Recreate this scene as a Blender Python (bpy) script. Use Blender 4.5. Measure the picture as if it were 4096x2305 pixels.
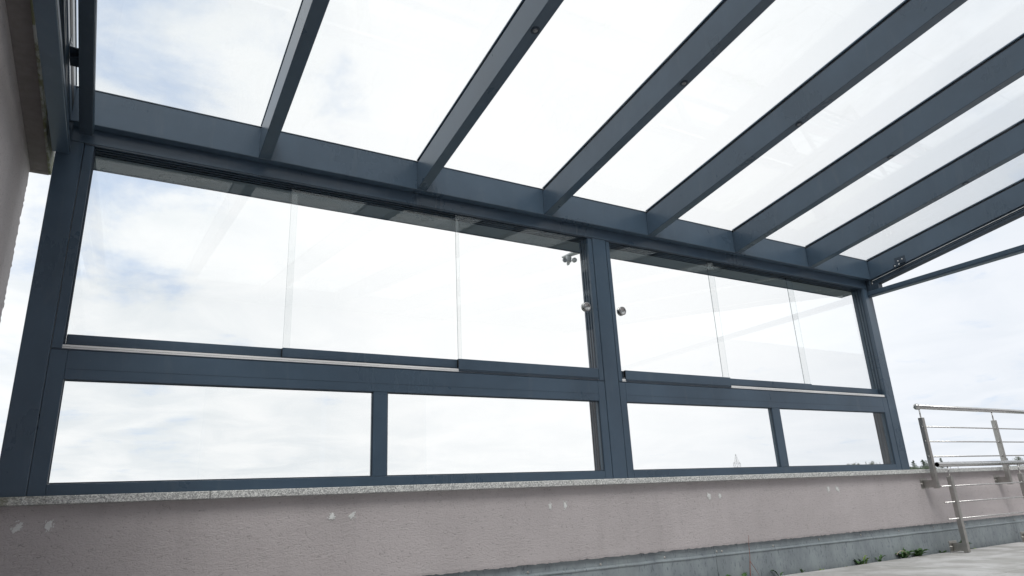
import bpy, bmesh, math, random
from mathutils import Vector, Matrix
random.seed(7)
scene = bpy.context.scene
for o in list(bpy.data.objects):
    bpy.data.objects.remove(o)
col = scene.collection
K = 3.5            # metres from the lens to the inner face of the glazed wall
EYE = 0.56         # lens height above the deck


def W(u, v, w):    # wall units (1 = K metres, origin at the lens) -> metres
    return Vector((u * K, v * K, EYE + w * K))


# ------------------------------------------------------------------ camera
R = ((0.86519466, -0.49922981, -0.04698722),
     (-0.1144224, -0.28779258, 0.95083276),
     (-0.48820664, -0.81727904, -0.30611967))
cam_d = bpy.data.cameras.new('camera')
cam = bpy.data.objects.new('camera', cam_d)
col.objects.link(cam)
cam_d.sensor_width = 36.0
cam_d.lens = 2687.99 / 4096 * 36
cam_d.clip_start = 0.02
cam_d.clip_end = 20000
cam.matrix_world = Matrix.Translation((0, 0, EYE)) @ Matrix(R).transposed().to_4x4()
scene.camera = cam

# ------------------------------------------------------------------ world
SUN = Vector((-0.20, -0.50, 0.84)).normalized()
world = bpy.data.worlds.new('World')
scene.world = world
world.use_nodes = True
nt = world.node_tree
nt.nodes.clear()


class N:
    """tiny node-building helper"""

    def __init__(self, tree):
        self.t = tree

    def __call__(self, kind, inputs=None, **props):
        n = self.t.nodes.new('ShaderNode' + kind)
        for k, v in props.items():
            setattr(n, k, v)
        for k, v in (inputs or {}).items():
            s = n.inputs[k]
            if hasattr(v, 'is_output'):
                self.t.links.new(v, s)
            else:
                s.default_value = v
        return n

    def math(self, op, a, b=0.0, c=0.0, clamp=False):
        n = self.t.nodes.new('ShaderNodeMath')
        n.operation = op
        n.use_clamp = clamp
        for i, v in enumerate((a, b, c)):
            if hasattr(v, 'is_output'):
                self.t.links.new(v, n.inputs[i])
            else:
                n.inputs[i].default_value = v
        return n.outputs[0]

    def rng(self, v, a, b, c=0.0, d=1.0, smooth=True):
        n = self.t.nodes.new('ShaderNodeMapRange')
        n.interpolation_type = 'SMOOTHSTEP' if smooth else 'LINEAR'
        self.t.links.new(v, n.inputs[0])
        for i, x in enumerate((a, b, c, d)):
            n.inputs[i + 1].default_value = x
        return n.outputs[0]

    def mix(self, f, a, b):
        n = self.t.nodes.new('ShaderNodeMix')
        n.data_type = 'RGBA'
        for s, v in ((n.inputs[0], f), (n.inputs[6], a), (n.inputs[7], b)):
            if hasattr(v, 'is_output'):
                self.t.links.new(v, s)
            elif isinstance(v, (int, float)):
                s.default_value = v
            else:
                s.default_value = (*v, 1) if len(v) == 3 else v
        return n.outputs[2]


w = N(nt)
gen = w('TexCoord').outputs['Generated']
sky = w('TexSky')
sky.sky_type = 'NISHITA'
sky.sun_disc = False
sky.sun_elevation = math.asin(SUN.z)
sky.sun_rotation = math.atan2(SUN.x, SUN.y)
sky.air_density = 1.0
sky.dust_density = 1.2
sep = w('SeparateXYZ', {0: gen})
zc = w.math('ADD', w.math('MAXIMUM', sep.outputs[2], 0.0), 0.16)
uv = w('CombineXYZ', {0: w.math('DIVIDE', sep.outputs[0], zc), 1: w.math('DIVIDE', sep.outputs[1], zc), 2: 0.37})
n1 = w('TexNoise', {'Vector': uv.outputs[0], 'Scale': 2.7, 'Detail': 10.0, 'Roughness': 0.62, 'Distortion': 0.25}).outputs[0]
n2 = w('TexNoise', {'Vector': uv.outputs[0], 'Scale': 2.6, 'Detail': 8.0, 'Roughness': 0.55, 'Distortion': 0.6}).outputs[0]
cov = n1


def cone(d, inner, outer):
    dp = w('VectorMath', {0: gen, 1: Vector(d).normalized()}, operation='DOT_PRODUCT').outputs['Value']
    return w.rng(dp, math.cos(math.radians(outer)), math.cos(math.radians(inner)))


for d, a, b, amt in (((-0.03, .830, .56), 3, 14, -.19), ((.29, .80, .53), 1, 9, -.19), ((-.02, .925, .37), 1, 10, -.13),
                     ((-.06, .993, .09), 1, 12, -.05), ((.70, .71, .12), 2, 14, -.04), ((.91, .39, .12), 2, 16, -.03)):
    cov = w.math('MULTIPLY_ADD', cone(d, a, b), amt, cov)
glow = cone((.52, .74, .42), 2, 34)
cov = w.math('MULTIPLY_ADD', glow, .12, cov)
mask = w.rng(cov, 0.17, 0.44)
shade = w.rng(n2, 0.27, 0.74)
cloud = w.mix(shade, (6.25, 6.6, 6.85), (7.75, 7.85, 7.9))
dim = cone((.93, .36, .12), 6, 40)
cloud = w.mix(w.math('MULTIPLY', dim, 0.65), cloud, (6.0, 6.35, 6.95))
cloud = w.mix(w.math('MULTIPLY', glow, 0.85), cloud, (8.4, 8.4, 8.4))
blue = w.mix(0.85, sky.outputs[0], (4.9, 5.75, 7.1))
out = w.mix(mask, blue, cloud)
bg = w('Background', {'Color': out, 'Strength': 0.1})
nt.links.new(bg.outputs[0], w('OutputWorld').inputs[0])

sun_d = bpy.data.lights.new('sun', 'SUN')
sun_d.energy = 1.5
sun_d.angle = math.radians(22)
sun_d.color = (1.0, 0.97, 0.92)
sun = bpy.data.objects.new('sun', sun_d)
col.objects.link(sun)
sun.rotation_euler = SUN.to_track_quat('Z', 'Y').to_euler()
sun.location = SUN * 60

vs = scene.view_settings
vs.view_transform = 'Standard'
vs.look = 'None'
vs.exposure = 0.45
vs.gamma = 1.0
vs.use_curve_mapping = False

# ------------------------------------------------------------------ materials


def new_mat(name):
    m = bpy.data.materials.new(name)
    m.use_nodes = True
    m.node_tree.nodes.clear()
    return m, N(m.node_tree)


def finish(m, n, shader):
    m.node_tree.links.new(shader, n('OutputMaterial').inputs[0])
    return m


def princ(n, base, rough=0.5, metal=0.0, spec=0.5, normal=None):
    d = {'Base Color': base if hasattr(base, 'is_output') else (*base, 1), 'Roughness': rough, 'Metallic': metal,
         'Specular IOR Level': spec}
    if normal is not None:
        d['Normal'] = normal
    return n('BsdfPrincipled', d).outputs[0]


def pos(n, sx=1.0, sy=1.0, sz=1.0, rot=(0, 0, 0)):
    g = n('NewGeometry').outputs['Position']
    return n('Mapping', {'Vector': g, 'Scale': (sx, sy, sz), 'Rotation': rot}).outputs[0]


def noise(n, vec, scale, detail=4.0, rough=0.5, dist=0.0):
    return n('TexNoise', {'Vector': vec, 'Scale': scale, 'Detail': detail, 'Roughness': rough, 'Distortion': dist}).outputs[0]


def mat_coat(name, c, rough=0.28, var=0.10):
    m, n = new_mat(name)
    a = noise(n, pos(n), 2.2, 5, 0.6)
    b = noise(n, pos(n), 900, 2, 0.5)
    f = n.rng(a, 0.3, 0.7)
    base = n.mix(f, [x * (1 - var) for x in c], [x * (1 + var) for x in c])
    r = n.math('MULTIPLY_ADD', a, 0.06, rough - 0.03)
    if var > 0.05:
        st = noise(n, pos(n, 1.0, 1.0, 0.18), 14, 6, 0.65, 0.4)
        sp = noise(n, pos(n), 120, 3, 0.6)
        dust = n.math('ADD', n.math('MULTIPLY', n.rng(st, 0.52, 0.80), 0.09), n.math('MULTIPLY', n.rng(sp, 0.64, 0.74), 0.10))
        base = n.mix(dust, base, (0.30, 0.31, 0.31))
        r = n.math('MULTIPLY_ADD', dust, 0.5, r)
    bump = n('Bump', {'Height': b, 'Strength': 0.05, 'Distance': 0.0006}).outputs[0]
    return finish(m, n, princ(n, base, r, 0, 0.5, bump))


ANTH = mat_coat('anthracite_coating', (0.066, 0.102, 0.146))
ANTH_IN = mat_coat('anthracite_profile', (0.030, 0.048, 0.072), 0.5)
RUBBER = mat_coat('black_gasket', (0.012, 0.013, 0.016), 0.6)
PLAST = mat_coat('pale_grey_plastic', (0.74, 0.76, 0.76), 0.45, 0.04)


def mat_steel(name, c, rough, streak=True):
    m, n = new_mat(name)
    a = noise(n, pos(n), 30, 5, 0.65)
    b = noise(n, pos(n), 40, 3, 0.6)
    base = n.mix(n.rng(a, 0.35, 0.7), [x * 0.86 for x in c], c)
    r = n.math('MULTIPLY_ADD', b, 0.14, rough - 0.07)
    return finish(m, n, princ(n, base, r, 1.0, 0.5))


def mat_plain_early(name, c):
    m, n = new_mat(name)
    return finish(m, n, princ(n, c, 0.40, 0.0, 0.5))


STEEL = mat_steel('brushed_stainless_steel', (0.56, 0.555, 0.55), 0.26)
ALU = mat_plain_early('bare_aluminium', (0.88, 0.88, 0.88))
STEEL_DIRTY = mat_steel('weathered_stainless_steel', (0.50, 0.49, 0.47), 0.42)


def mat_glass(name, tint, extra=0.0, dirt=0.0):
    m, n = new_mat(name)
    g = n('NewGeometry')
    c = n('VectorMath', {0: g.outputs['Incoming'], 1: g.outputs['Normal']}, operation='DOT_PRODUCT').outputs['Value']
    k = n.math('SUBTRACT', 1.0, n.math('ABSOLUTE', c))
    f = n.math('MULTIPLY_ADD', n.math('POWER', k, 5.0), 0.955, 0.045 + extra)
    tr = n('BsdfTransparent', {'Color': (*tint, 1)}).outputs[0]
    gl = n('BsdfGlossy', {'Color': (0.95, 0.98, 0.97, 1), 'Roughness': 0.0}).outputs[0]
    sh = n('MixShader', {0: f, 1: tr, 2: gl}).outputs[0]
    if dirt:
        a = noise(n, pos(n, 1.0, 0.35, 1.0), 5.0, 6, 0.7, 0.5)
        b = noise(n, pos(n), 70.0, 4, 0.6)
        k2 = n.math('ADD', n.math('MULTIPLY', n.rng(a, 0.5, 0.8), dirt), n.math('MULTIPLY', n.rng(b, 0.68, 0.75), dirt * 1.6))
        sh = n('MixShader', {0: k2, 1: sh, 2: n('BsdfTranslucent', {'Color': (0.62, 0.62, 0.58, 1)}).outputs[0]}).outputs[0]
    return finish(m, n, sh)


GLASS = mat_glass('clear_glass', (0.992, 0.996, 0.995), 0.010)
ROOFGLASS = mat_glass('roof_glass', (0.99, 0.995, 0.995), 0.0, 0.05)


def mat_glass_edge():
    m, n = new_mat('glass_edge')
    tr = n('BsdfTransparent', {'Color': (0.80, 0.88, 0.88, 1)}).outputs[0]
    gl = princ(n, (0.06, 0.06, 0.10), 0.25)
    return finish(m, n, n('MixShader', {0: 0.7, 1: tr, 2: gl}).outputs[0])


EDGE = mat_glass_edge()


def mat_glass_edge_far():
    m, n = new_mat('glass_edge_far')
    tr = n('BsdfTransparent', {'Color': (0.93, 0.96, 0.96, 1)}).outputs[0]
    gl = princ(n, (0.45, 0.50, 0.50), 0.25)
    return finish(m, n, n('MixShader', {0: 0.12, 1: tr, 2: gl}).outputs[0])


EDGE2 = mat_glass_edge_far()


def mat_stucco(name, c):
    m, n = new_mat(name)
    p = pos(n, 1.0, 1.0, 1.7, (0.0, 0.35, 0.0))
    a = noise(n, p, 55, 6, 0.62, 1.3)
    v = noise(n, pos(n, 1.0, 1.0, 2.6, (0.0, -0.25, 0.0)), 34, 5, 0.7, 2.2)
    big = noise(n, pos(n), 1.7, 5, 0.6)
    streak = noise(n, pos(n, 3.0, 3.0, 0.35), 2.6, 5, 0.6)
    h = n.math('MULTIPLY_ADD', v, 0.8, a)
    bump = n('Bump', {'Height': h, 'Strength': 0.85, 'Distance': 0.007}).outputs[0]
    base = n.mix(n.rng(big, 0.3, 0.7), [x * 0.93 for x in c], [x * 1.05 for x in c])
    base = n.mix(n.math('MULTIPLY', n.rng(streak, 0.52, 0.78), 0.22), base, [x * 0.62 for x in c])
    pit = n.rng(a, 0.30, 0.43, 0.62, 1.0)
    pit = n('CombineColor', {0: pit, 1: pit, 2: pit}).outputs[0]
    mul = n('Mix', data_type='RGBA', blend_type='MULTIPLY')
    mul.inputs[0].default_value = 1.0
    n.t.links.new(base, mul.inputs[6])
    n.t.links.new(pit, mul.inputs[7])
    return finish(m, n, princ(n, mul.outputs[2], 0.9, 0, 0.2, bump))


STUCCO = mat_stucco('mauve_render', (0.555, 0.515, 0.525))
STUCCO2 = mat_stucco('house_render', (0.66, 0.61, 0.615))


def mat_granite():
    m, n = new_mat('speckled_granite')
    p = pos(n)
    v = n('TexVoronoi', {'Vector': p, 'Scale': 230.0}).outputs['Color']
    s = n('SeparateColor', {0: v}).outputs[0]
    a = noise(n, p, 70, 5, 0.7)
    f = n.math('MULTIPLY_ADD', s, 0.55, n.math('MULTIPLY', a, 0.6))
    r = n('ValToRGB', {0: f})
    e = r.color_ramp.elements
    e[0].position, e[0].color = 0.22, (0.20, 0.205, 0.21, 1)
    e[1].position, e[1].color = 0.80, (0.78, 0.79, 0.77, 1)
    k = e.new(0.50)
    k.color = (0.44, 0.45, 0.45, 1)
    sx = n('SeparateXYZ', {0: n('NewGeometry').outputs['Position']})
    st = noise(n, p, 9, 5, 0.65)
    end = n.math('MULTIPLY', n.rng(sx.outputs[0], -0.10, -0.45), n.rng(st, 0.36, 0.55))
    blot = n.math('MULTIPLY', n.rng(noise(n, pos(n, 1, 1, .4), 3.3, 6, 0.7), 0.62, 0.72), 0.35)
    c = n.mix(n.math('MULTIPLY', end, 0.8), r.outputs[0], (0.12, 0.12, 0.06))
    c = n.mix(blot, c, (0.16, 0.16, 0.15))
    bump = n('Bump', {'Height': a, 'Strength': 0.25, 'Distance': 0.001}).outputs[0]
    return finish(m, n, princ(n, c, 0.5, 0, 0.5, bump))


GRANITE = mat_granite()


def mat_zinc():
    m, n = new_mat('weathered_zinc')
    a = noise(n, pos(n, 1, 1, 0.45), 6, 6, 0.65)
    b = noise(n, pos(n, 1, 1, 0.40), 75, 4, 0.6, 0.4)
    d = noise(n, pos(n, 1, 1, .3), 2.0, 4)
    c = n.mix(n.rng(a, 0.3, 0.7), (0.23, 0.265, 0.29), (0.34, 0.385, 0.41))
    c = n.mix(n.math('MULTIPLY', n.rng(b, 0.56, 0.68), 0.6), c, (0.09, 0.105, 0.13))
    c = n.mix(n.math('MULTIPLY', n.rng(d, 0.5, 0.75), 0.35), c, (0.36, 0.40, 0.41))
    bump = n('Bump', {'Height': a, 'Strength': 0.2, 'Distance': 0.004}).outputs[0]
    return finish(m, n, princ(n, c, 0.55, 0.25, 0.5, bump))


ZINC = mat_zinc()


def mat_paver():
    m, n = new_mat('concrete_paver')
    oi = n('ObjectInfo').outputs['Random']
    a = noise(n, pos(n), 2.4, 7, 0.65, 0.5)
    b = noise(n, pos(n), 26, 6, 0.7)
    s = noise(n, pos(n), 300, 3, 0.6)
    c = n.mix(n.rng(a, 0.36, 0.64), (0.37, 0.365, 0.355), (0.58, 0.58, 0.585))
    c = n.mix(n.math('MULTIPLY', n.rng(b, 0.55, 0.75), 0.35), c, (0.20, 0.19, 0.175))
    c = n.mix(n.math('MULTIPLY', n.rng(s, 0.6, 0.75), 0.4), c, (0.18, 0.18, 0.18))
    c = n.mix(n.math('MULTIPLY', oi, 0.18), c, (0.30, 0.295, 0.285))
    bump = n('Bump', {'Height': n.math('MULTIPLY_ADD', b, 0.6, s), 'Strength': 0.3, 'Distance': 0.002}).outputs[0]
    return finish(m, n, princ(n, c, 0.75, 0, 0.35, bump))


PAVER = mat_paver()


def mat_plain(name, c, rough=0.85, scale=20, var=0.3, bump=0.0):
    m, n = new_mat(name)
    a = noise(n, pos(n), scale, 5, 0.6)
    base = n.mix(n.rng(a, 0.3, 0.7), [x * (1 - var) for x in c], [x * (1 + var) for x in c])
    nm = n('Bump', {'Height': a, 'Strength': bump, 'Distance': 0.004}).outputs[0] if bump else None
    return finish(m, n, princ(n, base, rough, 0, 0.3, nm))


FILLER = mat_plain('white_filler', (0.72, 0.73, 0.73), 0.9, 60, 0.08, 0.4)
BED = mat_plain('gravel_bed', (0.10, 0.095, 0.085), 0.95, 90, 0.5, 0.6)
SOFFIT = mat_plain('taupe_soffit', (0.25, 0.225, 0.22), 0.9, 30, 0.08, 0.1)
LEAF = mat_plain('weed_leaf', (0.065, 0.135, 0.045), 0.6, 60, 0.35)
LEAF2 = mat_plain('young_weed_leaf', (0.16, 0.24, 0.06), 0.6, 60, 0.3)
STALK = mat_plain('dry_red_stalk', (0.30, 0.15, 0.12), 0.8, 80, 0.25)
STRAW = mat_plain('dry_straw', (0.55, 0.47, 0.36), 0.8, 80, 0.2)
GROUND = mat_plain('meadow', (0.14, 0.152, 0.135), 0.95, 0.02, 0.2)
FIELD = mat_plain('rapeseed_bloom', (0.55, 0.50, 0.05), 0.95, 0.2, 0.2)
BARK = mat_plain('bark', (0.07, 0.055, 0.045), 0.95, 3, 0.3)
NEEDLE = mat_plain('conifer_foliage', (0.13, 0.165, 0.14), 0.9, 0.6, 0.35)
BROAD = mat_plain('broadleaf_foliage', (0.14, 0.175, 0.125), 0.9, 0.6, 0.35)
PYLON = mat_plain('galvanised_lattice', (0.11, 0.115, 0.12), 0.7, 1, 0.1)


def mat_trim():
    m, n = new_mat('mossy_verge_trim')
    a = noise(n, pos(n, 1, .5, 1), 22, 6, 0.7)
    c = n.mix(n.rng(a, 0.42, 0.58), (0.42, 0.43, 0.42), (0.20, 0.21, 0.13))
    return finish(m, n, princ(n, c, 0.85, 0, 0.3))


TRIM = mat_trim()


def mat_lamp():
    m, n = new_mat('frosted_lens')
    return finish(m, n, princ(n, (0.24, 0.25, 0.27), 0.35))


LENS = mat_lamp()

# ------------------------------------------------------------------ geometry helpers
LOC = {}


def raw(name, verts, faces, mats, parent=None, smooth=False, fmat=None, origin=None):
    """verts in metres (world); the object's origin goes to the middle of its base"""
    vv = [Vector(v) for v in verts]
    if origin is None:
        origin = Vector(((min(v.x for v in vv) + max(v.x for v in vv)) / 2, (min(v.y for v in vv) + max(v.y for v in vv)) / 2, min(v.z for v in vv)))
    me = bpy.data.meshes.new(name)
    me.from_pydata([v - origin for v in vv], [], faces)
    for m in (mats if isinstance(mats, (list, tuple)) else [mats]):
        me.materials.append(m)
    if fmat:
        for p, i in zip(me.polygons, fmat):
            p.material_index = i
    if smooth:
        for p in me.polygons:
            p.use_smooth = True
    me.validate()
    me.update()
    return place(name, me, origin, parent)


def place(name, me, origin, parent=None):
    o = bpy.data.objects.new(name, me)
    col.objects.link(o)
    LOC[o] = Vector(origin)
    if parent is not None:
        o.parent = parent
        o.location = Vector(origin) - LOC[parent]
    else:
        o.location = origin
    return o


def thing(name, loc, label, cat, group=None):
    o = bpy.data.objects.new(name, None)
    o.empty_display_size = 0.1
    col.objects.link(o)
    o.location = loc
    LOC[o] = Vector(loc)
    o['label'] = label
    o['category'] = cat
    if group:
        o['group'] = group
    return o


def tag(o, label, cat, group=None):
    o['label'] = label
    o['category'] = cat
    if group:
        o['group'] = group
    return o


def hull(pts8, b=0.002):
    """box-like solid from 8 corner points (0-3 bottom loop, 4-7 top loop) with chamfered edges"""
    bm = bmesh.new()
    vs_ = [bm.verts.new(p) for p in pts8]
    for f in ((3, 2, 1, 0), (4, 5, 6, 7), (0, 1, 5, 4), (1, 2, 6, 5), (2, 3, 7, 6), (3, 0, 4, 7)):
        bm.faces.new([vs_[i] for i in f])
    bmesh.ops.recalc_face_normals(bm, faces=bm.faces)
    if b:
        bmesh.ops.bevel(bm, geom=list(bm.edges), offset=b, segments=1, affect='EDGES', profile=0.5)
    v = [tuple(x.co) for x in bm.verts]
    bm.verts.index_update()
    f = [[x.index for x in p.verts] for p in bm.faces]
    bm.free()
    return v, f


def corners(x0, x1, y0, y1, z0, z1, slope=0.0, yref=0.985):
    """wall units; slope lifts z as y falls (roof pitch)"""
    s = lambda y: slope * (yref - y)
    return [W(x0, y0, z0 + s(y0)), W(x1, y0, z0 + s(y0)), W(x1, y1, z0 + s(y1)), W(x0, y1, z0 + s(y1)),
            W(x0, y0, z1 + s(y0)), W(x1, y0, z1 + s(y0)), W(x1, y1, z1 + s(y1)), W(x0, y1, z1 + s(y1))]


def bar(name, x0, x1, y0, y1, z0, z1, m, parent, b=0.002, slope=0.0):
    v, f = hull(corners(x0, x1, y0, y1, z0, z1, slope), b)
    return raw(name, v, f, m, parent)


def pane(name, x0, x1, y0, y1, z0, z1, m, parent, slope=0.0):
    p = corners(x0, x1, y0, y1, z0, z1, slope)
    faces = [(3, 2, 1, 0), (4, 5, 6, 7), (0, 1, 5, 4), (1, 2, 6, 5), (2, 3, 7, 6), (3, 0, 4, 7)]
    flat = slope != 0
    return raw(name, p, faces, [m, EDGE, EDGE2], parent, fmat=[0, 0, 1, 1, 1, 1] if flat else [1, 1, 0, 2, 0, 1])


def tube(p, q, r, seg=12, caps=True):
    p, q = Vector(p), Vector(q)
    d = (q - p).normalized()
    a = d.orthogonal().normalized()
    b = d.cross(a)
    r0, r1 = r if isinstance(r, tuple) else (r, r)
    v = [p + (a * math.cos(t) + b * math.sin(t)) * r0 for t in [2 * math.pi * i / seg for i in range(seg)]]
    v += [q + (a * math.cos(t) + b * math.sin(t)) * r1 for t in [2 * math.pi * i / seg for i in range(seg)]]
    f = [(i, (i + 1) % seg, seg + (i + 1) % seg, seg + i) for i in range(seg)]
    if caps:
        f += [tuple(range(seg))[::-1], tuple(range(seg, 2 * seg))]
    return v, f


def merge(parts):
    V, F = [], []
    for v, f in parts:
        o = len(V)
        V += list(v)
        F += [tuple(i + o for i in x) for x in f]
    return V, F


def lathe(center, axis, profile, seg=20):
    """profile: (radius, distance along axis)"""
    c, d = Vector(center), Vector(axis).normalized()
    a = d.orthogonal().normalized()
    b = d.cross(a)
    V, F = [], []
    for r, h in profile:
        for i in range(seg):
            t = 2 * math.pi * i / seg
            V.append(c + d * h + (a * math.cos(t) + b * math.sin(t)) * r)
    for k in range(len(profile) - 1):
        for i in range(seg):
            j = (i + 1) % seg
            F.append((k * seg + i, k * seg + j, (k + 1) * seg + j, (k + 1) * seg + i))
    F.append(tuple(range(seg))[::-1])
    F.append(tuple(range((len(profile) - 1) * seg, len(profile) * seg)))
    return V, F


# ------------------------------------------------------------------ terrain
def height(x, y):
    r = math.hypot(x, y)
    t = min(max((r - 160) / 430.0, 0), 1)
    t = t * t * (3 - 2 * t)
    h = -7.0 + 16.2 * t
    h += 1.2 * math.sin(x * 0.011 + 1.0) * math.sin(y * 0.013) * t
    h += 3.1 * math.exp(-((x - 630) ** 2 + (y - 336) ** 2) / (2 * 55.0 ** 2))
    if r > 900:
        h -= (r - 900) * 0.004
    return h


rings = [0, 15, 40, 80, 130, 180, 230, 280, 330, 380, 430, 480, 530, 580, 620, 650, 680, 710, 740, 780, 850, 1000, 1500, 3000, 7000, 12000]
seg = 140
tv, tf = [(0, 0, height(0, 0))], []
for r in rings[1:]:
    for i in range(seg):
        a = 2 * math.pi * i / seg
        x, y = r * math.cos(a), r * math.sin(a)
        tv.append((x, y, max(height(x, y), -30)))
for i in range(seg):
    tf.append((0, 1 + i, 1 + (i + 1) % seg))
for k in range(len(rings) - 2):
    for i in range(seg):
        j = (i + 1) % seg
        tf.append((1 + k * seg + i, 1 + (k + 1) * seg + i, 1 + (k + 1) * seg + j, 1 + k * seg + j))
raw('ground', tv, tf, GROUND, smooth=True)['kind'] = 'structure'
fv, ff = [], []
for i in range(9):
    for j in range(7):
        x, y = 606 + i * 5.5, 316 + j * 6
        fv.append((x, y, height(x, y) + 0.35))
for i in range(8):
    for j in range(6):
        ff.append((i * 7 + j, (i + 1) * 7 + j, (i + 1) * 7 + j + 1, i * 7 + j + 1))
raw('rapeseed_field', fv, ff, FIELD)['kind'] = 'structure'

# ------------------------------------------------------------------ deck with pavers
deck = raw('deck', corners(-0.146, 2.95, -0.55, 1.03, -0.176, -0.1685), [(3, 2, 1, 0), (4, 5, 6, 7), (0, 1, 5, 4), (1, 2, 6, 5), (2, 3, 7, 6), (3, 0, 4, 7)], BED)
deck['kind'] = 'structure'
PW, PD, GAP = 0.178, 0.29, 0.0014


def paver_mesh(seed):
    rnd = random.Random(seed)
    bm = bmesh.new()
    nx, ny = 10, 16
    hx, hy = (PW - GAP) * K / 2, (PD - GAP) * K / 2
    ring = []
    for i in range(nx):
        ring.append((-hx + 2 * hx * i / nx, -hy))
    for i in range(ny):
        ring.append((hx, -hy + 2 * hy * i / ny))
    for i in range(nx):
        ring.append((hx - 2 * hx * i / nx, hy))
    for i in range(ny):
        ring.append((-hx, hy - 2 * hy * i / ny))
    inner, top, bot = [], [], []
    for x, y in ring:
        j = abs(rnd.gauss(0, 1)) * 0.0011 + (0.005 * rnd.random() if rnd.random() < 0.08 else 0)
        sx, sy = (hx - j - 0.002) / hx, (hy - j - 0.002) / hy
        top.append(bm.verts.new((x * sx, y * sy, 0.0)))
        inner.append(bm.verts.new((x * (hx - j * .4) / hx, y * (hy - j * .4) / hy, -0.003)))
        bot.append(bm.verts.new((x, y, -0.03)))
    n_ = len(ring)
    bm.faces.new(top)
    for a, b in ((top, inner), (inner, bot)):
        for i in range(n_):
            bm.faces.new((a[i], b[i], b[(i + 1) % n_], a[(i + 1) % n_]))
    bmesh.ops.recalc_face_normals(bm, faces=bm.faces)
    me = bpy.data.meshes.new('paver')
    bm.to_mesh(me)
    bm.free()
    me.materials.append(PAVER)
    return me


pav = [paver_mesh(s) for s in range(5)]
ci = -8
while True:
    cx = 1.262 + (ci + 0.5) * PW
    ci += 1
    if cx + PW / 2 < -0.1:
        continue
    if cx > 2.85:
        break
    for rj in range(5):
        cy = 0.9905 - (rj + 0.5) * PD
        o = place('paver', random.choice(pav), W(cx, cy, -0.16) + Vector((0, 0, random.uniform(-.0012, .0012))), deck)
        o.rotation_euler = (random.uniform(-.0012, .0012), random.uniform(-.0012, .0012), random.choice((0, math.pi)))

# ------------------------------------------------------------------ parapet wall
par = thing('parapet_wall', W(1.2, 1.03, -0.16), 'low mauve rendered parapet wall with granite coping and zinc skirting under the glazing', 'wall')


def rough_slab(name, x0, x1, y0, y1, z0, z1, m, parent, step=0.004, amp=0.0012):
    """front face at y0 with an uneven lower edge"""
    nx = int((x1 - x0) / step)
    V, F = [], []
    for i in range(nx + 1):
        x = x0 + (x1 - x0) * i / nx
        dz = random.uniform(-amp, amp) * 0.8
        V += [W(x, y0, z1), W(x, y0, z0 + 0.004), W(x, y0 + 0.0006, z0 + dz), W(x, y1, z0 + dz), W(x, y1, z1)]
    for i in range(nx):
        a, b = i * 5, i * 5 + 5
        for k in range(4):
            F.append((a + k, a + k + 1, b + k + 1, b + k))
        F.append((a + 4, a, b, b + 4))
    F += [(0, 4, 3, 2, 1), tuple(nx * 5 + k for k in range(5))]
    return raw(name, V, F, m, parent)


rough_slab('render', -0.148, 2.9, 1.0, 1.055, -0.0945, 0.0252, STUCCO, par)
bar('wall_core', -0.148, 2.9, 1.0095, 1.05, -0.168, -0.0965, BED, par, 0)
xs = [-0.148, 0.118, 0.694, 1.2704, 1.847, 2.424, 2.9]
for a, b in zip(xs, xs[1:]):
    bar('coping_slab', a + 0.0004, b - 0.0004, 0.9885, 1.066, 0.0254, 0.0351, GRANITE, par, 0.0028)
# zinc skirting
zx = [-0.148, -0.12, 1.0235, 2.169, 2.9]
screw_v, screw_f = lathe((0, 0, 0), (0, -1, 0), [(0.0075, 0), (0.0075, 0.0015), (0.0058, 0.0032), (0.003, 0.004)], 10)
screw_me = bpy.data.meshes.new('screw')
screw_me.from_pydata([tuple(v) for v in screw_v], [], screw_f)
screw_me.materials.append(STEEL_DIRTY)
for a, b in zip(zx[1:], zx[2:]):
    # profile: clamping strip, bead, sheet
    prof = [(1.0075, -0.0940), (1.0060, -0.0950), (1.0060, -0.1085), (1.0035, -0.1095), (1.0018, -0.1110), (1.0018, -0.1125), (1.0034, -0.1140), (1.0030, -0.1668), (1.0085, -0.1668)]
    V, F = [], []
    nseg = 30
    for i in range(nseg + 1):
        x = a + 0.0005 + (b - a - 0.001) * i / nseg
        for k, (y, z) in enumerate(prof):
            wob = random.uniform(-.00025, .00025) if 0 < k < 7 else 0
            V.append(W(x, y + wob, z + wob * 1.5))
    m_ = len(prof)
    for i in range(nseg):
        for k in range(m_):
            F.append((i * m_ + k, i * m_ + (k + 1) % m_, (i + 1) * m_ + (k + 1) % m_, (i + 1) * m_ + k))
    F += [tuple(range(m_)), tuple(nseg * m_ + k for k in range(m_))[::-1]]
    sheet = raw('skirting_sheet', V, F, ZINC, par)
    x = 0.6043 - 0.1465 * 5
    while x < 2.85:
        if a < x < b:
            place('screw', screw_me, W(x, 1.0058, -0.1055 + 0.003 * (x > 1.2)), sheet)
        x += 0.1465
    if a > 1:
        place('screw', screw_me, W(a + 0.006, 1.0058, -0.105), sheet)


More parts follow.
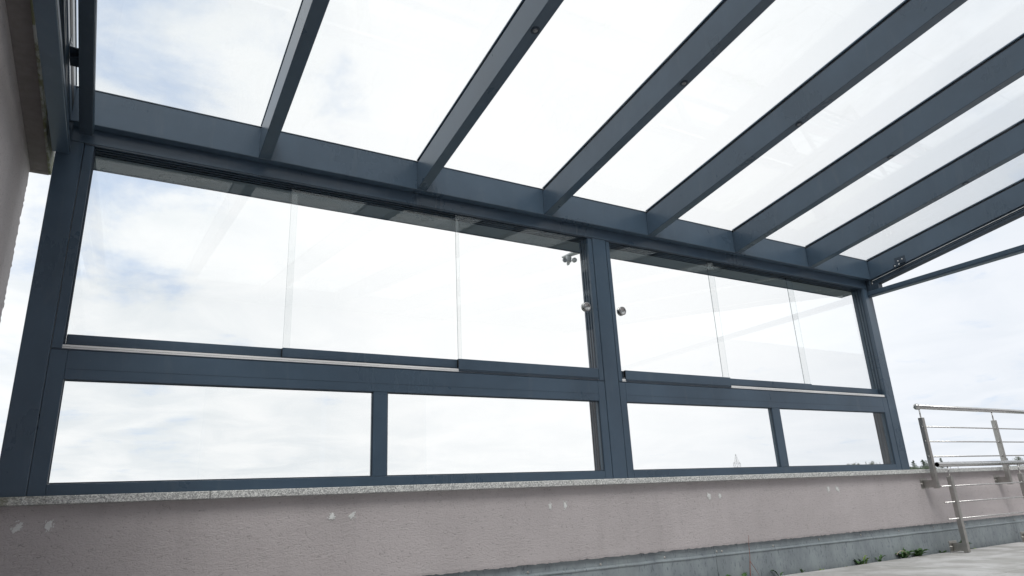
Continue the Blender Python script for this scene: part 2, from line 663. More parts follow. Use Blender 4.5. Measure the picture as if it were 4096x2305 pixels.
def blob(x, z, rx, rz, seed, tilt=0.0):
    rnd = random.Random(seed)
    parts = []

    def one(cx, cz, ax, az, n=22, jag=0.35):
        pts = []
        for i in range(n):
            t = 2 * math.pi * i / n
            r = 1 + rnd.uniform(-jag, jag)
            px, pz = math.cos(t) * ax * r, math.sin(t) * az * r
            pts.append((cx + px + tilt * pz, cz + pz))
        V = [W(cx, 0.99900, cz)] + [W(px, 0.99925, pz) for px, pz in pts] + [W(px, 1.0006, pz) for px, pz in pts]
        F = []
        for i in range(n):
            j = (i + 1) % n
            F += [(0, 1 + i, 1 + j), (1 + i, 1 + n + i, 1 + n + j, 1 + j)]
        parts.append((V, F))
    one(x, z, rx, rz)
    for _ in range(10):
        t = rnd.uniform(0, 2 * math.pi)
        d = rnd.uniform(1.0, 1.6)
        s = rnd.uniform(.08, .25)
        one(x + math.cos(t) * rx * d, z + math.sin(t) * rz * d, rx * s, rz * s, 8)
    return merge(parts)


for i, (x, z, rx, rz, tl) in enumerate(((-.0837, .0011, .0040, .0050, .5), (-.0537, .0016, .0032, .0055, .15), (.2812, -.0042, .0042, .0042, .1),
                                        (.3104, -.0042, .0040, .0040, .45), (.6507, -.0055, .0026, .0056, -.1), (.6814, -.0052, .0030, .0056, -.1),
                                        (1.0221, -.0025, .0042, .0050, -.4), (1.052, -.0026, .0032, .0042, -.3), (1.3909, -.0011, .0040, .0056, -.1), (1.4224, -.0016, .0042, .0056, -.5))):
    v, f = blob(x, z, rx, rz, 40 + i, tl)
    raw('filler_patch', v, f, FILLER, par)

# ------------------------------------------------------------------ patio roof frame
roof = thing('patio_roof', W(0.8, 1.02, 0.0351), 'anthracite aluminium patio roof frame with sloping rafters and clear glass panels', 'patio roof')
SL = 0.155
for x0, x1 in ((-0.112, -0.081), (0.7915, 0.8245), (1.6895, 1.723)):
    p_ = bar('post', x0, x1, 1.0, 1.036, 0.0352, 0.5045, ANTH, roof, 0.003)
g_ = bar('gutter_beam', -0.119, 1.7265, 0.985, 1.086, 0.527, 0.580, ANTH, roof, 0.003)
bar('header', -0.112, 1.723, 0.9995, 1.0335, 0.5048, 0.5268, ANTH, roof, 0.003)
bar('gutter_skirt', -0.112, 1.723, 1.0345, 1.0858, 0.5065, 0.5266, ANTH, roof, 0.003)
for y in (1.0835,):
    bar('drip_ridge', -0.110, 1.721, y, y + 0.0012, 0.5052, 0.5064, ANTH_IN, roof, 0)
bar('gutter_lip', -0.1185, 1.726, 0.9842, 0.9862, 0.5802, 0.5815, ANTH_IN, roof, 0)
YT = -0.42
rx = [-0.118, 0.1448, 0.4064, 0.668, 0.9296, 1.1912, 1.4528, 1.707]
spot_y = 0.604
for i, x in enumerate(rx):
    r_ = bar('rafter', x, x + 0.0182, YT, 0.9846, 0.527, 0.5765, ANTH, roof, 0.0025, SL)
    bar('gasket', x + 0.0012, x + 0.0170, YT, 0.984, 0.5768, 0.5785, RUBBER, r_, 0, SL)
    bar('cap_strip', x - 0.0006, x + 0.0188, YT, 0.984, 0.5812, 0.5835, ANTH, r_, 0.001, SL)
    if 0 < i < 7:
        c = W(x + 0.0091, spot_y, 0.527 + SL * (0.985 - spot_y))
        ax = Vector((0, -SL, -1)).normalized()
        v, f = lathe(c + ax * -0.001, ax, [(0.021, 0), (0.021, 0.004), (0.016, 0.0062), (0.0125, 0.0055), (0.0125, 0.003)], 20)
        ring = raw('downlight', v, f, ANTH_IN, r_, True)
        v, f = lathe(c + ax * 0.0015, ax, [(0.012, 0), (0.011, 0.003), (0.006, 0.0055)], 16)
        raw('downlight_lens', v, f, LENS, r_, True)
for a, b in zip(rx, rx[1:]):
    pane('roof_pane', a + 0.0150, b + 0.0034, YT, 0.992, 0.5787, 0.5809, ROOFGLASS, roof, SL)
bar('rafter_dark_strip', -0.0997, -0.0993, YT, 0.983, 0.5405, 0.5560, RUBBER, roof, 0, SL)  # thin dark strip laid along the inner face of the left rafter
# closed side rails under the outermost rafters
for x0, s in ((1.707, 1), (-0.118, -1)):
    xi, xo = (x0 + 0.001, x0 + 0.0182) if s > 0 else (x0, x0 + 0.0172)
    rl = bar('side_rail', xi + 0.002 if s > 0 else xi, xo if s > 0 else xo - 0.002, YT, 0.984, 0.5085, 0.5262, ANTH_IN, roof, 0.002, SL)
    xf = xi if s > 0 else xo - 0.0018
    bar('rail_lip', xf, xf + 0.0018, YT, 0.983, 0.5085, 0.5145, ANTH_IN, rl, 0.001, SL)
    bar('rail_lip', xf + 0.0006, xf + 0.0022, YT, 0.983, 0.5170, 0.5182, ANTH, rl, 0, SL)
    bar('rail_bead', xf - 0.0002, xf + 0.0012, YT, 0.983, 0.5216, 0.5224, ALU, rl, 0, SL)
for x0, x1 in ((1.7035, 1.723), (-0.1155, -0.096)):
    tb = bar('tie_bar', x0, x1, YT, 0.9992, 0.483, 0.4968, ANTH, roof, 0.0025)
    bar('tie_groove', x0 - 0.0003, x1 + 0.0003, YT, 0.9985, 0.4855, 0.4862, RUBBER, tb, 0)
    bar('tie_bracket', x0 + 0.0005, x1 - 0.0005, 0.966, 0.9985, 0.4970, 0.5105, ANTH_IN, tb, 0.002)
    bar('tie_bracket', x0 + 0.0005, x1 - 0.0005, 0.9870, 0.9984, 0.5107, 0.5266, ANTH_IN, tb, 0)
# guide rail of the shade on the left side, held off the rafter
gr = bar('guide_rail', -0.0877, -0.072, YT, 0.9840, 0.5085, 0.5262, ANTH_IN, roof, 0.002, SL)
bar('rail_lip', -0.0725, -0.0712, YT, 0.983, 0.5120, 0.5150, ANTH, gr, 0.0005, SL)
bar('rail_lip', -0.0725, -0.0712, YT, 0.983, 0.5205, 0.5225, ANTH, gr, 0, SL)
v, f = lathe(W(-0.0735, 0.9838, 0.5125), (0.5, -1, 0), [(0.006, 0), (0.006, 0.003), (0.003, 0.0045)], 10)
raw('screw', v, f, STEEL, gr)
v, f = lathe(W(1.7085, 0.9832, 0.5150), (-0.8, -1, 0), [(0.006, 0), (0.006, 0.003), (0.003, 0.0045)], 10)
raw('screw', v, f, STEEL, roof)


def shade_bracket(xf, s, yb):
    zb = 0.527 + SL * (0.985 - yb)
    x0, x1 = (xf - 0.0008, xf - 0.0001) if s > 0 else (xf + 0.0001, xf + 0.0008)
    br = bar('shade_bracket', x0, x1, yb - 0.016, yb + 0.012, zb + 0.004, zb + 0.022, ANTH_IN, roof, 0.0006)
    xa, xb = (xf - 0.009, xf - 0.0009) if s > 0 else (xf + 0.0009, xf + 0.013)
    bar('bracket_arm', xa, xb, yb - 0.016, yb + 0.014, zb + 0.0025, zb + 0.0040, ANTH_IN, br, 0.0004)
    bar('bracket_arm', xa, xa + 0.0012 if s > 0 else xb, yb - 0.004, yb + 0.014, zb - 0.004, zb + 0.0024, ANTH_IN, br, 0.0004)
    for dy, dz in ((-0.008, 0.014), (0.003, 0.012), (-0.002, 0.0005), (0.009, -0.001)):
        xx = (xf - (0.0008 if dz > 0.005 else 0.009)) if s > 0 else xf + (0.0008 if dz > 0.005 else 0.013)
        v, f = lathe(W(xx, yb + dy, zb + dz), (-s, 0, 0), [(0.0055, 0), (0.0055, 0.002), (0.003, 0.0035)], 10)
        raw('screw', v, f, ALU, br)


shade_bracket(1.707, 1, 0.9)
shade_bracket(-0.0998, -1, 0.86)
bar('wall_plate', -0.119, 1.7265, YT - 0.03, YT - 0.001, 0.527 + SL * (0.985 - YT) - 0.002, 0.585 + SL * (0.985 - YT), ANTH, roof, 0.003)

# ------------------------------------------------------------------ glazed screens


def screen(x0, x1, xl, xr, mull, sashes, knob, label, glabel):
    t = thing('glazed_screen', W((x0 + x1) / 2, 1.006, 0.0352), label, 'window', 'glazed screens under the patio roof')
    y0, y1 = 1.0006, 1.0125
    fb = 0.0490
    # fixed lower lights
    bar('stile', x0, xl, y0, y1, 0.0353, 0.2128, ANTH, t, 0.0018)
    bar('stile', xr, x1, y0, y1, 0.0353, 0.2128, ANTH, t, 0.0018)
    bar('bottom_rail', xl + 0.0002, xr - 0.0002, y0, y1, 0.0353, fb, ANTH, t, 0.0018)
    mr = bar('mid_rail', xl + 0.0002, xr - 0.0002, y0, y1, 0.1755, 0.2128, ANTH, t, 0.0018)
    bar('groove', xl + 0.001, xr - 0.001, y0 - 0.0002, y0 + 0.0002, 0.1885, 0.1888, ANTH_IN, mr, 0)
    bar('mullion', mull[0], mull[1], y0, y1, fb + 0.0002, 0.1753, ANTH, t, 0.0018)
    for a, b in ((xl, mull[0]), (mull[1], xr)):
        # glazing beads set back from the face
        for bx in ((a + .0002, a + .0016, fb + .0002, .1752), (b - .0016, b - .0002, fb + .0002, .1752), (a + .0018, b - .0018, fb + .0002, fb + .0016), (a + .0018, b - .0018, .1736, .1752)):
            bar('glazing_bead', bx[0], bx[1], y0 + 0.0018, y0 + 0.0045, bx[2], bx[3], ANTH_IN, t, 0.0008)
        pane('fixed_pane', a + .0004, b - .0004, 1.0062, 1.0078, fb + .0004, .1750, GLASS, t)
    # outer profile behind the frame
    bar('back_channel', xr + .001, x1, y1 + .0004, 1.034, .0353, .2120, ANTH_IN, t, 0.002)
    for yy in (1.0165, 1.0225, 1.0300):
        bar('gasket_line', xr + .0004, xr + .0012, yy, yy + .0016, .0490, .1752, RUBBER, t, 0)
    bar('back_channel', x0, xl - .001, y1 + .0004, 1.034, .0353, .2120, ANTH_IN, t, 0.002)
    # sill track with bare aluminium runners
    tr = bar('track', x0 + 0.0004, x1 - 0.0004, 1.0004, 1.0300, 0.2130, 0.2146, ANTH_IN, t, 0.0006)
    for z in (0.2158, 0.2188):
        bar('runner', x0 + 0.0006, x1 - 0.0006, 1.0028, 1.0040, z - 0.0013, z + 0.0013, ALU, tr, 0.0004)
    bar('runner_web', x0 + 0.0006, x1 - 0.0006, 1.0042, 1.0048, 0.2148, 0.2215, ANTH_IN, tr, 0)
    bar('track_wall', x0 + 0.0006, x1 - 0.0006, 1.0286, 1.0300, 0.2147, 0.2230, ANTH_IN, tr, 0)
    # jambs of the sliding part
    for a, b, s in ((x0 + .0003, xl - .007 if xl - x0 > .016 else xl - .0058, 1), ((xr + .005) if x1 < 1 else x1 - .0025, x1 - .0003, -1)):
        j = bar('jamb', a, b, 1.0006, 1.0300, 0.2148, 0.5040, ANTH, t, 0.0015)
        e = b if s > 0 else a
        for yy in (1.0080, 1.0155, 1.0230):
            bar('channel_rib', e if s > 0 else e - .0016, e + .0016 if s > 0 else e, yy - .0004, yy + .0004, 0.2225, 0.5038, ANTH_IN, j, 0)
    if x0 > 0:
        bar('stop_block', 0.8352, 0.8446, 1.0072, 1.0200, 0.2149, 0.2366, ANTH_IN, t, 0.001)
    # head track ribs
    for yy in (1.0002, 1.0080, 1.0155, 1.0230, 1.0300):
        bar('head_track_rib', x0 + .001, x1 - .001, yy - .0005, yy + .0005, 0.5025, 0.5046, ANTH_IN, t, 0)
    for (a, b, k) in sashes:
        yc = (1.0040, 1.0118, 1.0192)[k]
        s = thing('sash', W((a + b) / 2, yc, 0.2165), '', '')
        del s['label'], s['category']
        s.parent = t
        s.location = LOC[s] - LOC[t]
        bar('sash_rail', a, b, yc - 0.0030, yc + 0.0028, 0.2228 if k else 0.2190, 0.2370, ANTH, s, 0.0012)
        if k == 0:
            bar('skirt', a + .0005, b - .0005, yc - 0.0028, yc - 0.0016, 0.2155, 0.2189, ANTH_IN, s, 0)
        pane('sash_pane', (a if a > xl + .02 else x0 + .009) + .0006, (b if b < xr - .02 else min(b + .006, x1 - .0035)) - .0006, yc - 0.0009, yc + 0.0009, 0.2372, 0.5040, GLASS, s)
        bar('end_cap', a - .0008, a - .0001, yc - 0.0026, yc + 0.0024, 0.2230, 0.2362, RUBBER, s, 0)
        if k == 0:
            kx, kz = knob
            c = W(kx, yc - 0.00125, kz)
            v, f = lathe(c, (0, -1, 0), [(.0245, 0), (.0285, .0006), (.031, .003), (.031, .0078), (.0295, .0092), (.0235, .0092), (.0195, .0070), (.010, .0040), (.001, .0034)], 32)
            kn = raw('pull_knob', v, f, STEEL, s, True)
            v, f = lathe(W(kx, yc + 0.00125, kz), (0, 1, 0), [(.0245, 0), (.0285, .0008), (.031, .005), (.031, .012), (.028, .0145)], 24)
            raw('pull_knob_back', v, f, STEEL, s, True)
    return t


screen(-0.0805, 0.7905, -0.062, 0.7745, (0.340, 0.3625),
       ((-0.0660, 0.2150, 2), (0.2023, 0.4985, 1), (0.487, 0.7790, 0)), (0.765, 0.3575),
       'larger glazed screen left of the middle post, three sliding panes over two fixed panes', 'l')
screen(0.8255, 1.6885, 0.8405, 1.6690, (1.249, 1.2745),
       ((0.8445, 1.1325, 0), (1.1215, 1.4130, 1), (1.4010, 1.6860, 2)), (0.8525, 0.3575),
       'glazed screen right of the middle post, its round knob beside that post', 'r')

# ------------------------------------------------------------------ wind sensor
ws = thing('wind_sensor', W(0.8167, 1.0875, 0.510), 'small pale grey wind sensor with cups under the gutter left of the middle post', 'wind sensor')
v, f = hull([W(.8085, 1.087, .5058), W(.8250, 1.087, .5058), W(.8215, 1.140, .5125), W(.8120, 1.140, .5125),
             W(.8085, 1.087, .5110), W(.8250, 1.087, .5110), W(.8215, 1.140, .5160), W(.8120, 1.140, .5160)], 0.003)
raw('arm', v, f, PLAST, ws)
hub = W(.8165, 1.119, .5115)
v, f = lathe(hub, (0, 0, -1), [(.018, 0), (.021, .012), (.021, .030), (.0195, .034), (.0195, .037), (.021, .039), (.020, .048), (.016, .0535), (.008, .0555)], 24)
raw('hub', v, f, PLAST, ws, True)
for i in range(3):
    a = math.radians(12 + 120 * i + 180)
    d = Vector((math.cos(a), math.sin(a), 0))
    c = hub + Vector((0, 0, -0.044)) + d * 0.043
    tg = Vector((-d.y, d.x, 0))
    prof = [(.0205 * math.cos(t), .0205 * math.sin(t)) for t in [math.pi / 2 * k / 7 for k in range(8)]]
    prof = prof[:-1] + [(0.0006, .0205)]
    inner = [(max(r - .0016, .0005), h - .0014 if h > .002 else h) for r, h in prof][::-1]
    V, F = [], []
    for r, h in prof[::-1] + inner[::-1]:
        pass
    v, f = lathe(c, -tg, [(r, h) for r, h in prof[::-1]] + [(max(r - .0016, .0005), max(h - .0016, 0.0)) for r, h in prof], 18)
    cup = raw('cup', v, f, PLAST, ws, True)
    v, f = tube(hub + Vector((0, 0, -.044)) + d * .018, c - d * .019, .0022, 8)
    raw('cup_arm', v, f, PLAST, ws)

# ------------------------------------------------------------------ steel railings


def railing(name, label, xp, n, yc, zb, ztop, zrail, bars, xstart, xbar, xend, ball):
    """posts at xp + k*spacing, wall units"""
    w_ = 0.0108
    sp = 0.3577
    t = thing(name, W(xp[0], yc, zb), label, 'railing')
    for x in xp:
        p = bar('post', x - w_ / 2, x + w_ / 2, yc - w_ / 2, yc + w_ / 2, zb, ztop, STEEL_DIRTY, t, 0.0015)
        # bracket: arm and wall plate
        bar('bracket_arm', x - .0045, x + .0045, yc + w_ / 2 + .0002, yc + .0285 - .0003, zb + .0025, zb + .0205, STEEL_DIRTY, p, 0.001)
        bar('bracket_plate', x - .0165, x + .0165, yc + .0285, yc + .0305, zb + .0003, zb + .0255, STEEL_DIRTY, p, 0.001)
        for dx in (-.0115, .0115):
            v, f = lathe(W(x + dx, yc + .0285, zb + .0120), (0, -1, 0), [(.008, 0), (.008, .005), (.0045, .0055), (.0045, .012)], 6)
            raw('bolt', v, f, STEEL, p)
        v, f = tube(W(x, yc, ztop), W(x, yc, zrail - .0052), .006, 12)
        raw('pin', v, f, STEEL, p, True)
        for zz in bars:
            v, f = lathe(W(x - w_ / 2, yc, zz), (-1, 0, 0), [(.010, 0), (.010, .002), (.0075, .006)], 14)
            raw('collar', v, f, STEEL, p)
    r = 0.0206
    a, b = W(xstart, yc, zrail), W(xend, yc, zrail)
    if ball:
        v, f = tube(a, b, r, 28)
        hr = raw('handrail', v, f, STEEL, t)
        smooth_sides(hr)
        prof = [(.0005, -.028)] + [(.028 * math.sin(q), -.028 * math.cos(q)) for q in [math.pi * k / 12 for k in range(1, 12)]] + [(.0005, .028)]
        v, f = lathe(a, (1, 0, 0), prof, 24)
        raw('end_ball', v, f, STEEL, hr, True)
    else:
        v1, f1 = lathe(a, (1, 0, 0), [(r, 0), (r, (xend - xstart) * K), (r - .002, (xend - xstart) * K), (r - .002, 0.002), (r - .0015, 0.0), (r, 0)], 28)
        f1 = f1[:-2]
        hr = raw('handrail', v1, f1, STEEL, t)
        smooth_sides(hr)
    for zz in bars:
        v, f = tube(W(xbar, yc, zz), W(xend, yc, zz), .006, 12)
        smooth_sides(raw('infill_bar', v, f, STEEL, t))
    return t


def smooth_sides(o):
    for p in o.data.polygons:
        if len(p.vertices) == 4:
            p.use_smooth = True


railing('steel_railing', 'stainless steel railing bracketed to the parapet wall, its handrail ending in a ball', (1.769, 2.1266, 2.484), 3, 0.9710, -0.0117, 0.1602, 0.1880,
        (0.1378, 0.1012, 0.0640), 1.761, 1.7750, 2.80, True)
railing('loose_steel_railing', 'lower loose stainless steel railing standing on the deck with open tube end', (1.7885, 2.1375, 2.4950), 3, 0.9455, -0.1590, 0.0155, 0.0435,
        (-0.0078, -0.0450, -0.0830), 1.7449, 1.7405, 2.80, False)

# ------------------------------------------------------------------ neighbouring house wall on the left
hs = thing('house_wall', W(-0.16, 0.5, -0.16), 'rough mauve rendered house wall with roof verge at the left edge', 'house')
XW, XV, YC = -0.1493, -0.1235, 1.10
ztop = lambda y: 0.4985 + 0.072 * (YC - y)
V, F = [], []
ys = [YC] + [YC - 0.02 - 0.03 * i for i in range(52)]
nz = 240
for k in range(nz + 1):
    jx, jy = random.gauss(0, .00035), random.gauss(0, .0006)
    for i, y in enumerate(ys):
        zt = ztop(y) + 0.004
        z = -0.45 + (zt + 0.45) * k / nz
        V.append(W(XW + (jx if i == 0 else 0), y + (jy if i == 0 else 0), z))
    V.append(W(XW - 0.35, YC, -0.45 + (ztop(YC) + 0.454) * k / nz))
m_ = len(ys) + 1
for k in range(nz):
    a, b = k * m_, (k + 1) * m_
    for i in range(len(ys) - 1):
        F.append((a + i, a + i + 1, b + i + 1, b + i))
    F.append((a, b, b + m_ - 1, a + m_ - 1))
raw('rendered_wall', V, F, STUCCO2, hs)
y1 = ys[-1]


def verge(name, x0, x1, ya, yb, dz0, dz1, m, b=0.002):
    p = [W(x0, yb, ztop(yb) + dz0), W(x1, yb, ztop(yb) + dz0), W(x1, ya, ztop(ya) + dz0), W(x0, ya, ztop(ya) + dz0),
         W(x0, yb, ztop(yb) + dz1), W(x1, yb, ztop(yb) + dz1), W(x1, ya, ztop(ya) + dz1), W(x0, ya, ztop(ya) + dz1)]
    v, f = hull(p, b)
    return raw(name, v, f, m, hs)


verge('soffit', -0.50, XV - 0.0035, YC + 0.002, y1, 0.0, 0.02, SOFFIT)
# facade behind the terrace that carries the roof
facade = bar('rendered_facade', XW + 0.0005, 5.6, -0.50, -0.4525, -0.45, 0.80, STUCCO2, hs, 0.004)
door = bar('patio_door', 0.25, 1.05, -0.4522, -0.446, -0.155, 0.45, ANTH, hs, 0.003)
for q in (0.26, 0.66):
    bar('door_pane', q, q + 0.38, -0.4458, -0.4445, -0.14, 0.44, RUBBER, door, 0.002)
verge('verge_trim', XV - 0.0033, XV, YC + 0.004, y1, -0.004, 0.034, TRIM, 0.003)
verge('roof_covering', -0.50, XV - 0.0035, YC + 0.004, y1, 0.021, 0.036, SOFFIT)
verge('end_board', -0.50, XV - 0.0036, YC + 0.0025, YC + 0.012, -0.0005, 0.018, SOFFIT)

# ------------------------------------------------------------------ weeds along the wall foot


def leaf(base, ang, length, width, rise, m_teeth=3, rnd=random):
    """toothed leaf that arches outwards"""
    V, F = [], []
    n_ = 7
    d = Vector((math.cos(ang), math.sin(ang), 0))
    s = Vector((-d.y, d.x, 0))
    for i in range(n_ + 1):
        t = i / n_
        wv = width * (0.18 + math.sin(math.pi * min(t * 0.82 + .12, 1)) ** 1.2) * (1 + (0.35 if i % 2 else -0.25))
        if i == n_:
            wv = width * 0.05
        p = Vector(base) + d * length * (t - 0.25 * t * t * (1 - rise)) + Vector((0, 0, length * rise * (1.5 * t - 0.85 * t * t)))
        up = Vector((0, 0, wv * 0.35))
        V += [p + s * wv * .5 + up, p, p - s * wv * .5 + up]
    for i in range(n_):
        a, b = i * 3, i * 3 + 3
        F += [(a, a + 1, b + 1, b), (a + 1, a + 2, b + 2, b + 1)]
    return V, F


def weed(x, y, size, count, label, m, rise=0.8, seed=0):
    rnd = random.Random(seed)
    base = W(x, y, -0.1675)
    parts = []
    for i in range(count):
        a = 2 * math.pi * i / count + rnd.uniform(-.5, .5)
        L = size * 0.9 * rnd.uniform(.65, 1.1)
        b = base + Vector((rnd.uniform(-.012, .012), rnd.uniform(-.006, .006), 0))
        parts.append(leaf(b, a, L * 0.85, L * rnd.uniform(.20, .32), 1.25 * rise * rnd.uniform(.8, 1.3), rnd=rnd))
    v, f = merge(parts)
    o = raw('weed', v, f, m)
    return tag(o, label, 'weed', 'weeds along the wall foot')


weed(1.016, 0.996, .105, 6, 'green weed under the joint of the zinc sheets, leftmost of the weeds', LEAF, 1.0, 1)
weed(1.083, 0.996, .085, 5, 'short weed at the foot of the tall dry red stalk', LEAF, 1.0, 2)
weed(1.183, 0.995, .060, 2, 'single dark bud-like weed just right of the red stalk', LEAF, 1.5, 3)
weed(1.2495, 0.995, .055, 2, 'lone upright leaf at the wall foot', LEAF, 1.5, 4)
weed(1.263, 0.992, .035, 5, 'flat yellowish weed lying on the paver edge', LEAF2, 0.3, 5)
weed(1.318, 0.996, .045, 5, 'pale yellow-green weed standing upright between the flat weed and the tiny one', LEAF2, 0.8, 6)
weed(1.410, 0.995, .038, 5, 'tiny weed left of the leafy tuft at the paver joint', LEAF2, 0.7, 7)
weed(1.447, 0.995, .085, 9, 'leafy weed tuft where the paver joint meets the wall', LEAF, 0.9, 8)
weed(1.463, 0.997, .095, 3, 'tall narrow weed just behind the tuft at the paver joint', LEAF2, 1.5, 9)
weed(1.517, 0.996, .080, 4, 'small upright weed between the two leafy tufts', LEAF, 1.3, 10)
weed(1.612, 0.995, .110, 11, 'dark green weed behind the bent dry straw', LEAF, 1.0, 11)
weed(1.672, 0.995, .120, 14, 'largest leafy weed, left of the loose railing foot', LEAF, 0.85, 12)
weed(1.640, 0.996, .045, 4, 'low weed filling the gap between the two largest weeds', LEAF, 0.7, 13)
weed(1.775, 0.996, .065, 5, 'small green weed touching the left side of the loose railing bracket', LEAF, 1.0, 14)
weed(1.748, 0.996, .035, 4, 'tiny weed between the largest weed and the railing bracket', LEAF2, 0.7, 15)
weed(1.858, 0.997, .110, 8, 'weed behind the first post of the loose railing', LEAF, 1.1, 16)
weed(1.912, 0.996, .060, 7, 'low yellowish weed right of the loose railing foot', LEAF2, 0.5, 17)
# dry stalks
pts = [W(1.0955, .992, -.1675), W(1.0965, .990, -.140), W(1.1000, .989, -.1177), W(1.1025, .990, -.098), W(1.1059, .990, -.0816), W(1.1050, .991, -.0800)]
rad = [.0040, .0032, .0020, .0015, .0012, .0022]
parts = [tube(a, b, (ra, rb), 7) for a, b, ra, rb in zip(pts, pts[1:], rad, rad[1:])]
parts.append(tube(W(1.099, .9893, -.127), W(1.112, .985, -.150), (.0022, .0012), 6))
parts.append(tube(W(1.112, .985, -.150), W(1.115, .984, -.166), (.0012, .0010), 6))
v, f = merge(parts)
tag(raw('dry_stalk', v, f, STALK), 'tall thin dry reddish stalk standing against the zinc skirting', 'plant stalk')
pts = [W(1.632, .9935, -.1650), W(1.612, .985, -.1520), W(1.590, .980, -.1430), W(1.578, .980, -.1420), W(1.572, .983, -.1460), W(1.570, .985, -.1500)]
parts = [tube(a, b, .0022, 6) for a, b in zip(pts, pts[1:])]
v, f = merge(parts)
tag(raw('dry_straw', v, f, STRAW), 'bent pale dry straw lying in front of the weeds', 'plant stalk')

# ------------------------------------------------------------------ distant trees


def conifer(u, top, width, label, dist, seed, kind='c', mat=None, hb=None):
    rnd = random.Random(seed)
    x, y = u * dist, dist
    zt = EYE + top * dist
    zg = height(x, y) - 0.3
    H = zt - zg
    t = thing('conifer_tree' if kind == 'c' else 'broadleaf_tree', (x, y, zg), label, 'tree', 'trees on the far ridge')
    parts = [tube((x, y, zg), (x + rnd.uniform(-.2, .2), y, zg + H * .55), (H * .028, H * .017), 8), tube((x, y, zg + H * .55), (x, y, zt - H * .04), (H * .017, H * .004), 8)]
    leaves = []
    lean = rnd.uniform(-.02, .02) * H
    nb = 46 if kind == 'c' else 34
    for i in range(nb):
        q = i / (nb - 1)
        if kind == 'c':
            z = zg + H * (0.16 + 0.80 * q)
            rad_ = width * 0.5 * (1.05 - q) ** 0.75 * rnd.uniform(.55, 1.15)
            a = rnd.uniform(0, 2 * math.pi)
            tip = Vector((x + math.cos(a) * rad_ + lean * q, y + math.sin(a) * rad_, z - rad_ * .18))
            root = Vector((x + lean * q, y, z + rad_ * .12))
            spread = .34
        else:
            z = zg + H * rnd.uniform(.42, .93)
            e = math.sqrt(max(0.05, 1 - ((z - zg - H * .66) / (H * .34)) ** 2))
            rad_ = width * .5 * e * rnd.uniform(.5, 1.0)
            a = rnd.uniform(0, 2 * math.pi)
            tip = Vector((x + math.cos(a) * rad_, y + math.sin(a) * rad_, z))
            root = Vector((x, y, max(z - rad_ * .8, zg + H * .3)))
            spread = .5
        parts.append(tube(root, tip, (H * .006, H * .002), 5))
        for k in range(22):
            s = rnd.uniform(.25, 1.08)
            c = root.lerp(tip, s) + Vector((rnd.gauss(0, 1), rnd.gauss(0, 1), rnd.gauss(0, .7))) * (rad_ * .16 + .12)
            L = rnd.uniform(.16, .42) * (width / 6.5) * 1.2
            d1 = Vector((rnd.gauss(0, 1), rnd.gauss(0, 1), rnd.gauss(0, .6))).normalized() * L
            d2 = Vector((rnd.gauss(0, 1), rnd.gauss(0, 1), rnd.gauss(0, 1))).normalized() * L * .8
            leaves.append(([c, c + d1, c + d1 + d2, c + d2], [(0, 1, 2, 3)]))
    v, f = merge(parts)
    raw('trunk', v, f, BARK, t)
    v, f = merge(leaves)
    raw('crown', v, f, mat or (NEEDLE if kind == 'c' else BROAD), t)
    return t


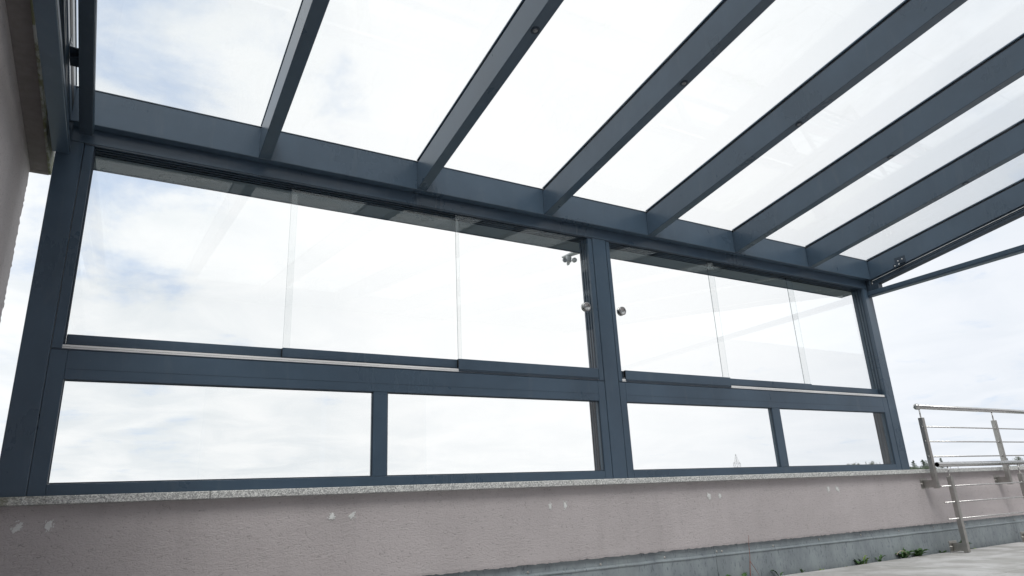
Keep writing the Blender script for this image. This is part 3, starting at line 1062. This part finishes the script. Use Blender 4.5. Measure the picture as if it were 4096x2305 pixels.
D = 330
for i, (u, top, wd, lab, kind) in enumerate((
        (1.7430, .0585, 6.6, 'dark conifer just right of the right patio post', 'c'),
        (1.7835, .0592, 7.6, 'tall broad conifer left of the mounted railing post', 'c'),
        (1.8010, .0588, 5.6, 'loose crowned tree touching the mounted railing post', 'b'),
        (1.8690, .0632, 6.0, 'pointed conifer above the loose railing tube end', 'c'),
        (1.9050, .0545, 2.6, 'small tree tip behind the loose handrail', 'b'),
        (1.9420, .0545, 2.2, 'lowest tree tip behind the loose handrail', 'b'),
        (1.5690, .0600, 5.4, 'tallest tree seen through the rightmost lower pane', 'b'),
        (1.5470, .0578, 2.2, 'slim tree left of the tallest in the rightmost lower pane', 'c'),
        (1.5010, .0562, 4.4, 'round tree left of the slim one in the rightmost lower pane', 'b'),
        (1.5180, .0556, 4.0, 'low round tree joined to its left neighbour in the rightmost lower pane', 'b'),
        (1.4800, .0560, 3.4, 'leftmost tree in the rightmost lower pane', 'b'),
        (1.5890, .0560, 2.2, 'small tree tip next to the right post in the lower pane', 'b'),
        (1.6020, .0555, 1.8, 'last tree tip before the right patio post', 'c'),
        (2.2100, .0608, 3.2, 'small dark tree right of the second mounted railing post', 'c'),
        (2.2700, .0660, 8.0, 'wide dark tree at the right picture edge above the handrail', 'b'),
        (2.3150, .0640, 7.0, 'rightmost tree, cut by the picture edge', 'c'),
)):
    conifer(u, top, wd, lab, D + random.uniform(-6, 6), 100 + i, kind)
for i, u in enumerate((1.728, 1.757, 1.795, 1.822)):
    conifer(u, .0435, 8.5, ('low bush at the foot of the right patio post', 'low bush between the two conifers', 'low bush under the broad conifer', 'low bush behind the mounted railing post')[i], D - 12, 300 + i, 'b')

# ------------------------------------------------------------------ power pylon
PD_ = 600.0
px, py = 1.1135 * PD_, PD_
zt = EYE + .0765 * PD_
zg = height(px, py)
py_t = thing('power_pylon', (px, py, zg), 'faint lattice power pylon seen through the third lower pane', 'pylon')
za = EYE + .0586 * PD_


def half(z):
    if z > za:
        return 0.15 + (zt - z) / (zt - za) * 2.0
    return 2.15 + (za - z) / (za - zg) * 2.6


lev = [zg, zg + 8, zg + 15, zg + 21, za, za + 3.5, za + 6.8, zt]
bars_ = []
rr = 0.085
for a, b in zip(lev, lev[1:]):
    ha, hb_ = half(a + .001), half(b)
    ca = [Vector((px + sx * ha, py + sy * ha, a)) for sx, sy in ((-1, -1), (1, -1), (1, 1), (-1, 1))]
    cb = [Vector((px + sx * hb_, py + sy * hb_, b)) for sx, sy in ((-1, -1), (1, -1), (1, 1), (-1, 1))]
    for i in range(4):
        j = (i + 1) % 4
        bars_ += [tube(ca[i], cb[i], rr, 5), tube(ca[i], cb[j], rr * .45, 4), tube(ca[i], ca[j], rr * .45, 4)]
v, f = merge(bars_)
raw('lattice_mast', v, f, PYLON, py_t)
bars_ = []
for s in (-1, 1):
    e = Vector((px + s * 6.4, py, za))
    for dz in (0, 1.6):
        for sy in (-1, 1):
            bars_.append(tube(Vector((px + s * 2.0, py + sy * 2.0, za + dz)), e, rr, 5))
v, f = merge(bars_)
raw('cross_arm', v, f, PYLON, py_t)
for s in (-1, 1):
    v, f = tube((px + s * 6.2, py, za), (px + s * 6.2, py, za - 4.0), .16, 6)
    raw('insulator', v, f, PYLON, py_t)
    v, f = tube((px + s * 3.2, py, za), (px + s * 3.2, py, za - 4.0), .16, 6)
    raw('insulator', v, f, PYLON, py_t)
